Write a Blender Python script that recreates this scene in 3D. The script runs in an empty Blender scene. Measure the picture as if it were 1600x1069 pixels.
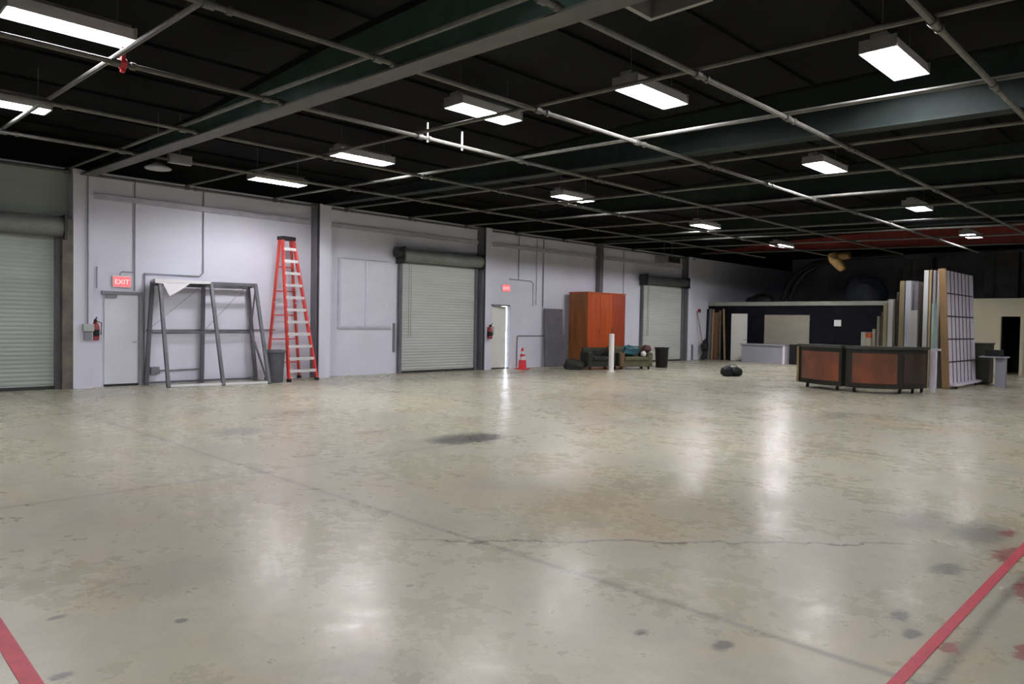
import bpy, bmesh, math, random
from mathutils import Vector, Matrix
random.seed(7)
S = bpy.context.scene
COL = S.collection

# ------------------------------------------------------------------ camera
cam_d = bpy.data.cameras.new('camera')
cam_d.sensor_width = 36.0
cam_d.lens = 1152.23/1600*36.0
cam_d.clip_end = 300
cam = bpy.data.objects.new('camera', cam_d)
COL.objects.link(cam)
YAW, PITCH, ROLL = .7751, -.0259, .017
_f = Vector((-math.sin(YAW)*math.cos(PITCH), math.cos(YAW)*math.cos(PITCH), math.sin(PITCH)))
_r = Vector((math.cos(YAW), math.sin(YAW), 0)); _u = _r.cross(_f)
_c, _s = math.cos(ROLL), math.sin(ROLL)
_r2 = _c*_r + _s*_u; _u2 = -_s*_r + _c*_u
cam.matrix_world = Matrix(((_r2.x, _u2.x, -_f.x, 17.70), (_r2.y, _u2.y, -_f.y, 0.0), (_r2.z, _u2.z, -_f.z, 1.55), (0, 0, 0, 1)))
S.camera = cam

# ------------------------------------------------------------------ world, exposure
W = bpy.data.worlds.new('daylight'); S.world = W; W.use_nodes = True
_bg = W.node_tree.nodes['Background']
_bg.inputs[0].default_value = (.78, .85, 1.0, 1); _bg.inputs[1].default_value = 70.0
S.view_settings.view_transform = 'Standard'; S.view_settings.look = 'None'
S.view_settings.gamma = 1.0; S.view_settings.use_curve_mapping = False
S.view_settings.exposure = 0.0
LAMP = 129.0          # radiance of a lit fluorescent tube

# ------------------------------------------------------------------ materials
def mat(name, col, rough=.6, metal=0., var=.12, scale=3., bump=0., col2=None, spec=.5, stretch=None, emis=None, detail=4.):
    m = bpy.data.materials.new(name); m.use_nodes = True
    nt = m.node_tree; n = nt.nodes; l = nt.links; b = n['Principled BSDF']
    b.inputs['Roughness'].default_value = rough; b.inputs['Metallic'].default_value = metal
    b.inputs['Specular IOR Level'].default_value = spec
    tc = n.new('ShaderNodeTexCoord'); mp = n.new('ShaderNodeMapping'); l.new(tc.outputs['Object'], mp.inputs[0])
    if stretch: mp.inputs['Scale'].default_value = stretch
    nz = n.new('ShaderNodeTexNoise'); nz.inputs['Scale'].default_value = scale; nz.inputs['Detail'].default_value = detail
    l.new(mp.outputs[0], nz.inputs['Vector'])
    rp = n.new('ShaderNodeValToRGB'); rp.color_ramp.elements[0].position = .32; rp.color_ramp.elements[1].position = .68
    c2 = col2 or tuple(c*(1-var) for c in col); c1 = col if col2 else tuple(min(1, c*(1+var)) for c in col)
    rp.color_ramp.elements[0].color = (*c2, 1); rp.color_ramp.elements[1].color = (*c1, 1)
    l.new(nz.outputs['Fac'], rp.inputs[0]); l.new(rp.outputs[0], b.inputs['Base Color'])
    if bump:
        bp = n.new('ShaderNodeBump'); bp.inputs['Strength'].default_value = bump; bp.inputs['Distance'].default_value = .02
        l.new(nz.outputs['Fac'], bp.inputs['Height']); l.new(bp.outputs[0], b.inputs['Normal'])
    if emis:
        b.inputs['Emission Color'].default_value = (*emis[:3], 1); b.inputs['Emission Strength'].default_value = emis[3]
    return m

class NB:
    """small helper to write node maths"""
    def __init__(s, nt): s.nt = nt
    def m(s, op, a, b=None, c=None):
        n = s.nt.nodes.new('ShaderNodeMath'); n.operation = op
        for i, v in enumerate((a, b, c)):
            if v is None: continue
            if isinstance(v, (int, float)): n.inputs[i].default_value = v
            else: s.nt.links.new(v, n.inputs[i])
        return n.outputs[0]
    def rng(s, v, a, b, c=0., d=1.):
        n = s.nt.nodes.new('ShaderNodeMapRange'); n.interpolation_type = 'SMOOTHSTEP'
        s.nt.links.new(v, n.inputs[0])
        for i, q in enumerate((a, b, c, d)): n.inputs[i+1].default_value = q
        return n.outputs[0]
    def mix(s, f, a, b):
        n = s.nt.nodes.new('ShaderNodeMix'); n.data_type = 'RGBA'
        if isinstance(f, (int, float)): n.inputs[0].default_value = f
        else: s.nt.links.new(f, n.inputs[0])
        for i, v in ((6, a), (7, b)):
            if isinstance(v, tuple): n.inputs[i].default_value = (*v, 1)
            else: s.nt.links.new(v, n.inputs[i])
        return n.outputs[2]
    def noise(s, vec, scale, detail=4., rough=.5, dist=0.):
        n = s.nt.nodes.new('ShaderNodeTexNoise'); n.inputs['Scale'].default_value = scale
        n.inputs['Detail'].default_value = detail; n.inputs['Roughness'].default_value = rough; n.inputs['Distortion'].default_value = dist
        s.nt.links.new(vec, n.inputs['Vector']); return n.outputs['Fac']

def floor_material():
    m = bpy.data.materials.new('polished_concrete'); m.use_nodes = True
    nt = m.node_tree; b = nt.nodes['Principled BSDF']; q = NB(nt)
    geo = nt.nodes.new('ShaderNodeNewGeometry'); P = geo.outputs['Position']
    sp = nt.nodes.new('ShaderNodeSeparateXYZ'); nt.links.new(P, sp.inputs[0]); x, y = sp.outputs[0], sp.outputs[1]
    big = q.noise(P, .22, 3.); mid = q.noise(P, .9, 5., .6); fine = q.noise(P, 7., 6., .65); grit = q.noise(P, 45., 2.)
    c = q.mix(q.rng(big, .36, .64), FLOOR_A, FLOOR_B)
    c = q.mix(q.m('MULTIPLY', q.rng(mid, .35, .8), .6), c, FLOOR_C)
    c = q.mix(q.m('MULTIPLY', q.rng(fine, .35, .9), .24), c, (.20, .19, .165))
    # rusty and yellowish traffic wear
    rust = q.noise(P, .5, 5., .6, .6)
    c = q.mix(q.m('MULTIPLY', q.rng(rust, .5, .75), .5), c, (.47, .36, .20))
    sc = q.noise(P, 1.3, 6., .6, .5)
    c = q.mix(q.m('MULTIPLY', q.rng(sc, .45, .9), .34), c, (.15, .148, .135))
    # saw-cut joints
    wob = q.m('MULTIPLY', q.m('SUBTRACT', mid, .5), .06)
    for ax, v0, step in ((y, 3.55, 6.1), (x, 4.6, 6.1)):
        t = q.m('ADD', q.m('SUBTRACT', ax, v0), wob)
        d = q.m('ABSOLUTE', q.m('SUBTRACT', q.m('MODULO', q.m('ADD', t, 61 + step/2), step), step/2))
        c = q.mix(q.m('MULTIPLY', q.rng(d, .05, .0), .5), c, (.09, .09, .085))
    # one long crack running across the slab
    wob2 = q.m('MULTIPLY', q.m('SUBTRACT', q.noise(P, 1.8, 5., .6), .5), .5)
    t = q.m('ADD', q.m('SUBTRACT', q.m('MULTIPLY', q.m('SUBTRACT', x, 14.5), .716), q.m('MULTIPLY', q.m('SUBTRACT', y, 4.2), .698)), wob2)
    seg = q.m('MULTIPLY', q.rng(x, 13.2, 13.8), q.rng(x, 16.4, 15.8))
    c = q.mix(q.m('MULTIPLY', q.m('MULTIPLY', q.rng(q.m('ABSOLUTE', t), .024, .004), seg), .8), c, (.05, .05, .05))
    # dark oil stains with shapes of their own
    dn = q.m('ADD', q.m('MULTIPLY', q.m('SUBTRACT', q.noise(P, 3., 5., .65), .5), 1.1), q.m('MULTIPLY', q.m('SUBTRACT', q.noise(P, 18., 4., .6), .5), 1.2))
    for sx, sy, rx, ry, st in STAINS:
        dx = q.m('DIVIDE', q.m('SUBTRACT', x, sx), rx); dy = q.m('DIVIDE', q.m('SUBTRACT', y, sy), ry)
        d = q.m('ADD', q.m('SQRT', q.m('ADD', q.m('MULTIPLY', dx, dx), q.m('MULTIPLY', dy, dy))), dn)
        c = q.mix(q.m('MULTIPLY', q.rng(d, 1.2, .45), st), c, (.055, .055, .055))
    dn2 = q.m('MULTIPLY', q.m('SUBTRACT', q.noise(P, 14., 5., .7), .5), 3.2)
    for sx, sy, rx, ry in ((16.62, 6.05, .10, .28), (16.86, 5.35, .10, .3), (17.02, 4.3, .06, .16), (16.5, 6.7, .06, .14), (16.75, 4.05, .05, .1)):
        dx = q.m('DIVIDE', q.m('SUBTRACT', x, sx), rx); dy = q.m('DIVIDE', q.m('SUBTRACT', y, sy), ry)
        d = q.m('ADD', q.m('SQRT', q.m('ADD', q.m('MULTIPLY', dx, dx), q.m('MULTIPLY', dy, dy))), dn2)
        c = q.mix(q.m('MULTIPLY', q.rng(d, 1.0, .5), .75), c, (.24, .045, .05))
    c = q.mix(q.m('MULTIPLY', q.rng(grit, .55, .8), .18), c, (.12, .12, .11))
    nt.links.new(c, b.inputs['Base Color'])
    r = q.m('ADD', q.m('MULTIPLY', q.rng(mid, .3, .7), .10), q.m('MULTIPLY', q.rng(fine, .3, .75), .10))
    r = q.m('ADD', r, FLOOR_ROUGH); nt.links.new(r, b.inputs['Roughness'])
    b.inputs['Specular IOR Level'].default_value = FLOOR_SPEC
    bp = nt.nodes.new('ShaderNodeBump'); bp.inputs['Strength'].default_value = .05; bp.inputs['Distance'].default_value = .01
    nt.links.new(fine, bp.inputs['Height']); nt.links.new(bp.outputs[0], b.inputs['Normal'])
    return m
FLOOR_A = (.50, .475, .345); FLOOR_B = (.43, .41, .305); FLOOR_C = (.40, .385, .31)
FLOOR_ROUGH = .20; FLOOR_SPEC = .32
STAINS = [(10.43, 6.6, .42, .66, .9), (7.97, 4.57, .35, .5, .4), (16.41, 5.38, .10, .20, .6), (16.45, 4.32, .05, .1, .75), (16.57, 4.10, .045, .08, .75),
          (15.97, 3.26, .05, .09, .75), (14.29, 2.66, .02, .03, .8), (13.43, 1.06, .03, .05, .7), (14.14, .9, .04, .06, .8), (16.35, 6.55, .22, .45, .55),
          (15.9, 6.6, .25, .5, .35), (13.2, 1.7, .35, .5, .18), (15.6, 3.1, .03, .05, .7), (13.9, 1.5, .03, .04, .7), (9.2, 5.9, .12, .3, .4),
          (15.05, 1.9, .4, .25, .2), (6.6, 6.2, .35, .8, .3), (12.7, 13.5, .3, .9, .3), (10.6, 13.2, .5, .3, .3)]

M = {}
M['floor'] = floor_material()
M['wall'] = mat('painted_concrete_wall', (.735, .745, .845), .75, var=.04, scale=.9, bump=.05)
M['wall_trim'] = mat('shade_band_and_edge_grey', (.52, .525, .59), .7)  # grey for the painted shade band on the wall; also the infill edges
M['patch'] = mat('painted_infill_panel', (.745, .755, .855), .7, var=.03)
M['black_wall'] = mat('matt_black_paint', (.007, .007, .010), .9, var=.3, spec=.1)
M['dark_paint'] = mat('dark_grey_paint', (.42, .44, .46), .85, var=.3, scale=.5)
M['cream'] = mat('cream_wall_paint', (.62, .575, .43), .8, var=.05, scale=1.)
M['deck'] = mat('black_roof_deck', (.0075, .0075, .0075), .95, var=.4, scale=.6, spec=.1)
M['green_near'] = mat('bottle_green_steel', (.045, .078, .064), .7, var=.2, spec=.2)
M['crate'] = mat('dark_crate_board', (.05, .05, .052), .8, var=.3)
M['steel_green'] = mat('dark_green_steel', (.014, .021, .019), .7, var=.2, spec=.2)
M['flange'] = mat('grey_primed_flange', (.085, .085, .078), .6, var=.15)
M['red_steel'] = mat('red_primed_steel', (.20, .022, .016), .6, var=.2)
M['pipe'] = mat('grey_pipe', (.125, .123, .11), .55, metal=.05, var=.2, scale=8)
M['clamp'] = mat('dark_pipe_clamp', (.12, .12, .11), .5, metal=.4)
M['column'] = mat('grey_steel_column', (.14, .14, .155), .6, var=.15)
M['rust_post'] = mat('brown_steel_jamb', (.12, .105, .085), .7, var=.35, scale=4)
M['roller'] = mat('galvanised_roller_slat', (.53, .55, .515), .55, metal=.0, var=.07, scale=.8, stretch=(1, .5, 3))
M['roller_old'] = mat('greenish_roller_slat', (.42, .47, .43), .55, metal=.0, var=.07, scale=.8, stretch=(1, .5, 3))
M['hood'] = mat('grey_green_hood', (.20, .215, .19), .5, metal=.2, var=.15)
M['hood_dark'] = mat('dark_green_hood', (.07, .08, .075), .5, metal=.2, var=.15)
M['dark_metal'] = mat('dark_bracket', (.035, .037, .037), .5, metal=.3)
M['door_paint'] = mat('grey_painted_door', (.72, .735, .81), .6, var=.04, scale=1.5)
M['door_white'] = mat('white_painted_door', (.85, .86, .78), .55, var=.03)
M['frame_grey'] = mat('grey_door_frame', (.20, .205, .225), .55)
M['chrome'] = mat('steel_handle', (.5, .5, .5), .3, metal=.9)
M['black'] = mat('black_plastic', (.011, .011, .012), .55, var=.2, spec=.35)
M['conduit'] = mat('grey_conduit', (.26, .26, .285), .5, metal=.2)
M['switch_box'] = mat('pale_green_switch_box', (.42, .47, .45), .5)
M['ext_red'] = mat('extinguisher_red', (.28, .035, .04), .35)
M['exit_red'] = mat('exit_sign_face', (.8, .12, .12), .5, var=.02, emis=(1., .14, .17, .95))
M['exit_letter'] = mat('exit_letters', (.95, .8, .8), .5, var=.02, emis=(1., .45, .45, 1.0))
M['white_plastic'] = mat('white_plastic', (.75, .75, .74), .45, var=.03)
M['fibreglass'] = mat('orange_red_fibreglass', (.62, .055, .045), .4, var=.12)
M['alu'] = mat('aluminium', (.80, .80, .82), .35, metal=.35, var=.05)
M['frame_steel'] = mat('grey_frame_steel', (.13, .135, .15), .5, metal=.3, var=.2)
M['white_sheet'] = mat('white_sheet', (.86, .86, .88), .4, var=.02)
M['bin_grey'] = mat('grey_bin_plastic', (.095, .10, .12), .5, var=.1)
M['orange_a'] = mat('orange_lacquered_wood', (.56, .10, .012), .45, col2=(.42, .058, .010), scale=1.5, stretch=(6, 6, .5))
M['orange_b'] = mat('red_lacquered_wood', (.40, .06, .014), .45, col2=(.28, .036, .012), scale=1.5, stretch=(6, 6, .5))
M['orange_side'] = mat('brown_orange_wood', (.40, .135, .03), .45, col2=(.22, .075, .02), scale=1.5, stretch=(6, 6, .5))
M['cab_grey'] = mat('dark_grey_sheet', (.15, .15, .17), .6, var=.15)
M['cone_red'] = mat('cone_red', (.75, .04, .05), .5)
M['cone_white'] = mat('cone_white_band', (.8, .72, .72), .5)
M['bollard'] = mat('white_post_paint', (.86, .85, .80), .45, var=.03)
M['olive'] = mat('olive_upholstery', (.13, .125, .07), .9, col2=(.075, .072, .04), scale=5)
M['dark_olive'] = mat('dark_upholstery', (.035, .04, .03), .9, col2=(.016, .018, .015), scale=5)
M['wood_brown'] = mat('brown_wood', (.20, .10, .05), .5, col2=(.13, .06, .03), stretch=(1, 1, 8))
M['teal'] = mat('teal_fabric', (.03, .16, .20), .45, col2=(.012, .05, .08), scale=6)
M['maroon'] = mat('maroon_fabric', (.12, .055, .05), .9)
M['tan_wood'] = mat('tan_wood', (.36, .25, .12), .6, col2=(.25, .17, .08), stretch=(5, 5, .6), scale=3)
M['bar_frame'] = mat('green_black_bar_frame', (.022, .023, .016), .5, col2=(.013, .014, .010), scale=2, spec=.3)
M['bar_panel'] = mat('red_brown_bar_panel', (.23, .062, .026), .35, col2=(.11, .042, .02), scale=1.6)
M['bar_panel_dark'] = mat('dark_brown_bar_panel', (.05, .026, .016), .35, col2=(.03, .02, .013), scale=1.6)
M['bar_top'] = mat('dark_bar_top', (.045, .048, .04), .3)
M['lav_white'] = mat('lavender_white_laminate', (.86, .80, .90), .3, var=.04)
M['counter'] = mat('lavender_grey_counter', (.33, .33, .37), .6, var=.06)
M['beige'] = mat('beige_shutter', (.34, .31, .25), .6, var=.06)
M['void'] = mat('unlit_interior', (.012, .010, .012), .9)
M['duct'] = mat('black_duct', (.012, .012, .013), .6)
M['yellow'] = mat('ochre_duct', (.26, .15, .035), .7, col2=(.13, .09, .03), scale=5)
M['tarp'] = mat('dark_blue_tarp', (.022, .027, .04), .7, var=.3, bump=.4)
M['tape'] = mat('red_floor_tape', (.46, .035, .06), .5, var=.15, scale=12)
M['red_tag'] = mat('red_tag', (.7, .04, .05), .5)
M['bin_green'] = mat('dark_green_bin', (.03, .034, .02), .5)
M['outside'] = mat('pale_concrete_yard', (.5, .5, .5), .8)
M['reflector'] = mat('white_reflector', (.75, .75, .75), .4, var=.02)
M['housing'] = mat('lamp_housing', (.28, .28, .27), .5, metal=.2)
M['tube'] = mat('lit_fluorescent_tube', (.9, .9, .9), .4, var=.01, emis=(.97, .95, 1.0, LAMP))
M['tube_b'] = mat('strong_fluorescent_tube', (.9, .9, .9), .4, var=.01, emis=(.97, .95, 1.0, LAMP*3.6))
M['tube_c'] = mat('strongest_fluorescent_tube', (.9, .9, .9), .4, var=.01, emis=(.97, .95, 1.0, LAMP*5.4))
M['tube_d'] = mat('softer_fluorescent_tube', (.9, .9, .9), .4, var=.01, emis=(.97, .95, 1.0, LAMP*.9))
M['tube_e'] = mat('added_panel_light_tube', (.9, .9, .9), .4, var=.01, emis=(.95, .93, 1.0, LAMP*2.4))  # extra-bright tubes for the added lights that brighten the gridded panel
M['tube_f'] = mat('dimmed_fluorescent_tube', (.9, .9, .9), .4, var=.01, emis=(.97, .95, 1.0, LAMP*.55))  # far right-row tubes, dimmed to keep the floor below darker

# ------------------------------------------------------------------ mesh helpers (world coordinates, moved to the parent's base on build)
class MB:
    def __init__(s): s.bm = bmesh.new(); s.T = Matrix.Identity(4)
    def v(s, p): return s.bm.verts.new(s.T @ Vector(p))
    def box(s, a, b):
        x0, y0, z0 = a; x1, y1, z1 = b
        v = [s.v(p) for p in ((x0,y0,z0),(x1,y0,z0),(x1,y1,z0),(x0,y1,z0),(x0,y0,z1),(x1,y0,z1),(x1,y1,z1),(x0,y1,z1))]
        for f in ((0,3,2,1),(4,5,6,7),(0,1,5,4),(1,2,6,5),(2,3,7,6),(3,0,4,7)): s.bm.faces.new([v[i] for i in f])
        return s
    def bar(s, p, q, w, d, up=(0, 0, 1)):
        """rectangular bar from p to q, w across, d along up"""
        p, q = Vector(p), Vector(q); t = (q-p).normalized(); up = Vector(up)
        a = t.cross(up)
        if a.length < 1e-4: a = t.cross(Vector((1, 0, 0)))
        a.normalize(); b = a.cross(t).normalized(); a = a*w/2; b = b*d/2
        r = [[s.v(e + i*a + j*b) for i, j in ((-1,-1),(1,-1),(1,1),(-1,1))] for e in (p, q)]
        s.bm.faces.new(r[0][::-1]); s.bm.faces.new(r[1])
        for k in range(4): s.bm.faces.new((r[0][k], r[0][(k+1)%4], r[1][(k+1)%4], r[1][k]))
        return s
    def tube(s, pts, r, n=8):
        pts = [Vector(p) for p in pts]; rings = []
        rs = r if isinstance(r, (list, tuple)) else [r]*len(pts)
        for i, p in enumerate(pts):
            t = (pts[min(i+1, len(pts)-1)] - pts[max(i-1, 0)]).normalized()
            a = t.cross(Vector((0, 0, 1)))
            if a.length < 1e-3: a = t.cross(Vector((1, 0, 0)))
            a.normalize(); b = t.cross(a)
            rings.append([s.v(p + rs[i]*(math.cos(2*math.pi*k/n)*a + math.sin(2*math.pi*k/n)*b)) for k in range(n)])
        for A, B in zip(rings, rings[1:]):
            for k in range(n): s.bm.faces.new((A[k], A[(k+1)%n], B[(k+1)%n], B[k]))
        s.bm.faces.new(rings[0][::-1]); s.bm.faces.new(rings[-1])
        return s
    def lathe(s, c, prof, n=20, sx=1., sy=1.):
        rings = [[s.v((c[0]+sx*r*math.cos(2*math.pi*k/n), c[1]+sy*r*math.sin(2*math.pi*k/n), c[2]+z)) for k in range(n)] for r, z in prof]
        for A, B in zip(rings, rings[1:]):
            for k in range(n): s.bm.faces.new((A[k], A[(k+1)%n], B[(k+1)%n], B[k]))
        s.bm.faces.new(rings[0][::-1]); s.bm.faces.new(rings[-1])
        return s
    def prism(s, poly, z0, z1):
        a = [s.v((x, y, z0)) for x, y in poly]; b = [s.v((x, y, z1)) for x, y in poly]; n = len(poly)
        s.bm.faces.new(a[::-1]); s.bm.faces.new(b)
        for k in range(n): s.bm.faces.new((a[k], a[(k+1)%n], b[(k+1)%n], b[k]))
        return s
    def sheet(s, profile, y0, y1):
        """profile in x,z swept along y"""
        a = [s.v((x, y0, z)) for x, z in profile]; b = [s.v((x, y1, z)) for x, z in profile]
        for k in range(len(profile)-1): s.bm.faces.new((a[k], b[k], b[k+1], a[k+1]))
        return s
    def blob(s, c, r, seed=0, amp=.12, n=3, flat=None):
        """soft lump: an icosphere pushed about, flattened underneath"""
        q = bmesh.new(); bmesh.ops.create_icosphere(q, subdivisions=n, radius=1)
        rnd = random.Random(seed); ph = [rnd.uniform(0, 6.28) for _ in range(6)]
        mp = {}
        for v in q.verts:
            d = v.co.normalized()
            k = 1 + amp*(math.sin(3*d.x+ph[0])*math.sin(4*d.y+ph[1]) + .6*math.sin(7*d.z+ph[2]+3*d.x) + .4*math.sin(9*d.y+ph[3]+5*d.z))
            p = Vector((c[0]+d.x*r[0]*k, c[1]+d.y*r[1]*k, c[2]+d.z*r[2]*k))
            if flat is not None: p.z = max(p.z, flat)
            mp[v.index] = s.v(p)
        for f in q.faces: s.bm.faces.new([mp[v.index] for v in f.verts])
        q.free(); return s
    def build(s, name, m, parent=None, smooth=False, bevel=0.):
        bmesh.ops.recalc_face_normals(s.bm, faces=s.bm.faces)
        me = bpy.data.meshes.new(name)
        if parent is not None:
            off = Vector((0, 0, 0)); o = parent
            while o is not None: off += o.location; o = o.parent
            bmesh.ops.translate(s.bm, verts=s.bm.verts, vec=-off)
        else:
            vs = [v.co for v in s.bm.verts]
            off = Vector((sum(v.x for v in vs)/len(vs), sum(v.y for v in vs)/len(vs), min(v.z for v in vs)))
            bmesh.ops.translate(s.bm, verts=s.bm.verts, vec=-off)
        s.bm.to_mesh(me); s.bm.free(); me.materials.append(M[m] if isinstance(m, str) else m)
        o = bpy.data.objects.new(name, me); COL.objects.link(o)
        if parent is not None: o.parent = parent
        else: o.location = off
        if smooth:
            for p in me.polygons: p.use_smooth = True
            try: me.set_sharp_from_angle(angle=math.radians(40))
            except Exception: pass
        if bevel:
            b = o.modifiers.new('bevel', 'BEVEL'); b.width = bevel; b.segments = 2; b.limit_method = 'ANGLE'
        return o

def tag(o, label, cat, group=None, kind=None):
    o['label'] = label; o['category'] = cat
    if group: o['group'] = group
    if kind: o['kind'] = kind
    return o
def thing(name, loc, label, cat, group=None, kind=None):
    o = bpy.data.objects.new(name, None); COL.objects.link(o); o.location = loc; o.empty_display_size = .2
    return tag(o, label, cat, group, kind)
def one(mb, name, m, label, cat, group=None, kind=None, **k):
    return tag(mb.build(name, m, None, **k), label, cat, group, kind)
ORD = ['first', 'second', 'third', 'fourth', 'fifth', 'sixth', 'seventh', 'eighth', 'ninth', 'tenth', 'eleventh', 'twelfth', 'thirteenth']
SL = -.0252                                # fall of the roof steel away from the left wall

# ------------------------------------------------------------------ the setting
XR, YB, YF = 26.0, -9.0, 40.0              # right wall, wall behind the camera, far wall
MB().box((-.2, YB, -.2), (XR, YF, 0)).build('floor', 'floor')['kind'] = 'structure'
bpy.data.objects['floor']['label'] = 'polished blotchy concrete warehouse floor'; bpy.data.objects['floor']['category'] = 'floor'
D2A, D2B, D2H = 17.10, 17.98, 2.11         # the open side door
b = MB().box((-.2, YB, 0), (0, D2A, 4.66)).box((-.2, D2B, 0), (0, YF, 4.66)).box((-.2, D2A, D2H), (0, D2B, 4.66))
tag(b.build('wall_left', 'wall'), 'long lavender-grey painted concrete wall along the left side', 'wall', kind='structure')
b = MB().box((-.25, YB, 5.3), (XR, YF, 5.45)).box((-.25, YB, 4.66), (.10, YF, 5.3))
for k in range(14): b.box((.9+1.5*k, YB, 5.25), (.98+1.5*k, 31, 5.3))
tag(b.build('ceiling', 'deck'), 'black roof deck with black purlins above the pipes', 'ceiling', kind='structure')
tag(MB().box((XR, YB, 0), (XR+.2, YF, 5.3)).build('wall_right', 'wall'), 'painted wall on the right side, out of the frame', 'wall', kind='structure')
tag(MB().box((-.2, YB-.2, 0), (XR, YB, 5.3)).build('wall_front', 'wall'), 'painted wall behind the camera', 'wall', kind='structure')
tag(MB().box((-.2, YF, 0), (XR, YF+.2, 5.3)).build('wall_back', 'dark_paint'), 'dark wall far behind the office block', 'wall', kind='structure')
tag(MB().box((-14, 5, -.3), (-.2, 34, -.21)).build('ground', 'outside'), 'pale concrete yard outside the open door', 'ground', kind='structure')

# office block at the far end: black front on the left, cream front on the right
WY = 31.2
b = MB().box((.012, WY, 0), (1.18, WY+.15, 2.5)).box((1.98, WY, 0), (2.75, WY+.15, 2.5)).box((4.8, WY, 0), (9.0, WY+.15, 2.5)).box((1.18, WY, 2.15), (1.98, WY+.15, 2.5)).box((2.75, WY, 2.11), (4.8, WY+.15, 2.5)).box((2.75, WY, 0), (4.8, WY+.15, .78))
b.box((.012, WY+.15, 2.40), (9.0, 36, 2.5))
tag(b.build('wall_back', 'black_wall'), 'black painted office front under the pale beam', 'wall', kind='structure')
tag(MB().box((.02, WY-.06, 2.5), (9.0, WY+.12, 2.67)).build('trim_1', mat('pale_beam', (.30, .30, .26), .7)), 'pale horizontal beam along the top of the black office front', 'beam', kind='structure')
b = MB().box((9.0, WY, 0), (11.70, WY+.15, 2.73)).box((12.28, WY, 0), (XR, WY+.15, 2.73)).box((11.70, WY, 2.08), (12.28, WY+.15, 2.73)).box((9.0, WY+.15, 2.6), (XR, 36, 2.73))
tag(b.build('wall_back', 'cream'), 'cream painted office front at the far right', 'wall', kind='structure')
d = thing('door_3', (11.99, WY, 0), 'dark open doorway with pale trim in the cream wall', 'door', kind='structure')
MB().box((11.60, WY-.03, 0), (11.70, WY+.02, 2.17)).box((12.28, WY-.03, 0), (12.38, WY+.02, 2.17)).box((11.70, WY-.03, 2.08), (12.28, WY+.02, 2.17)).build('door_frame', 'cream', d)
MB().box((11.3, WY+2.2, 0), (12.8, WY+2.3, 2.6)).box((11.3, WY+.16, 0), (11.4, WY+2.2, 2.6)).box((12.7, WY+.16, 0), (12.8, WY+2.2, 2.6)).build('dark_interior', 'void', d)
d = thing('door_4', (1.58, WY, 0), 'white door in the black office front', 'door', kind='structure')
MB().box((1.19, WY+.01, .01), (1.97, WY+.06, 2.14)).build('door_leaf', 'door_white', d)
MB().lathe((1.90, WY-.02, .97), [(.02, -.03), (.035, 0), (.02, .03)], 10).build('door_handle', 'chrome', d)
d = thing('window_1', (3.77, WY, .78), 'beige roll-down shutter in the black office front', 'window', kind='structure')
b = MB()
for k in range(14): b.box((2.77, WY+.03, .80+k*.0925), (4.78, WY+.055, .80+k*.0925+.088))
b.box((2.77, WY+.055, .80), (4.78, WY+.065, 2.10)); b.build('shutter', 'beige', d)
one(MB().box((5.82, WY-.012, 1.64), (6.10, WY, 1.90)), 'paper_notice', 'white_plastic', 'small white paper notice on the black office front', 'notice')

# wall details
def pilaster(i, y0, y1, label):
    tag(MB().box((0, y0, 0), (.30, y1, 4.62)).build('trim_%d' % i, 'wall'), label, 'pilaster', kind='structure')
pilaster(2, 4.60, 4.98, 'pale pilaster between the leftmost roller door and the grey door')
pilaster(3, 10.42, 10.76, 'pale pilaster to the right of the red ladder')
pilaster(4, 16.50, 16.76, 'pale pilaster between the middle roller door and the open door')
pilaster(5, 28.98, 29.25, 'pale pilaster right of the far roller door')
def column(y0, y1, x1, label):
    one(MB().box((0.0, y0, 0), (x1, y0+.02, 4.62)).box((0, y1-.02, 0), (x1, y1, 4.62)).box((.12, y0+.02, 0), (.2, y1-.02, 4.62)), 'steel_column', 'column', label, 'column', 'steel columns along the left wall')
column(10.33, 10.42, .29, 'dark grey steel column behind the top of the red ladder')
column(16.38, 16.50, .29, 'dark grey steel column at the right edge of the middle roller door')
column(22.62, 22.84, .2, 'dark grey steel column behind the orange cabinet')
column(28.82, 28.98, .25, 'dark grey steel column right of the far roller door')
one(MB().box((0, 4.40, 0), (.32, 4.60, 3.55)), 'door_jamb_post', 'rust_post', 'brownish steel jamb post right of the leftmost roller door', 'post')
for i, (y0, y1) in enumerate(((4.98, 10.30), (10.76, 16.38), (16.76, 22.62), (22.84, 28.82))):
    tag(MB().box((0, y0, 4.08), (.05, y1, 4.20)).build('trim_%d' % (6+i), 'wall_trim'), 'darker strip painted as shade high on the left wall, %s bay from the left' % ORD[i], 'trim', kind='structure')  # added strips, coloured darker to stand for the shade band under the eave
# infilled opening beside the middle roller door
b = MB().box((0, 11.25, 1.40), (.025, 12.03, 3.24)).box((0, 12.07, 1.40), (.025, 12.86, 3.24))
tag(b.build('trim_10', 'patch'), 'painted-over infill panels left of the middle roller door', 'panel', kind='structure')

tag(MB().box((0, 11.16, 1.31), (.045, 12.95, 1.37)).box((0, 11.16, 1.37), (.02, 11.21, 3.28)).box((0, 11.21, 3.25), (.02, 12.95, 3.28)).build('trim_12', 'wall_trim'), 'greyer edge strip around the painted-over infill panels', 'trim', kind='structure')
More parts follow.
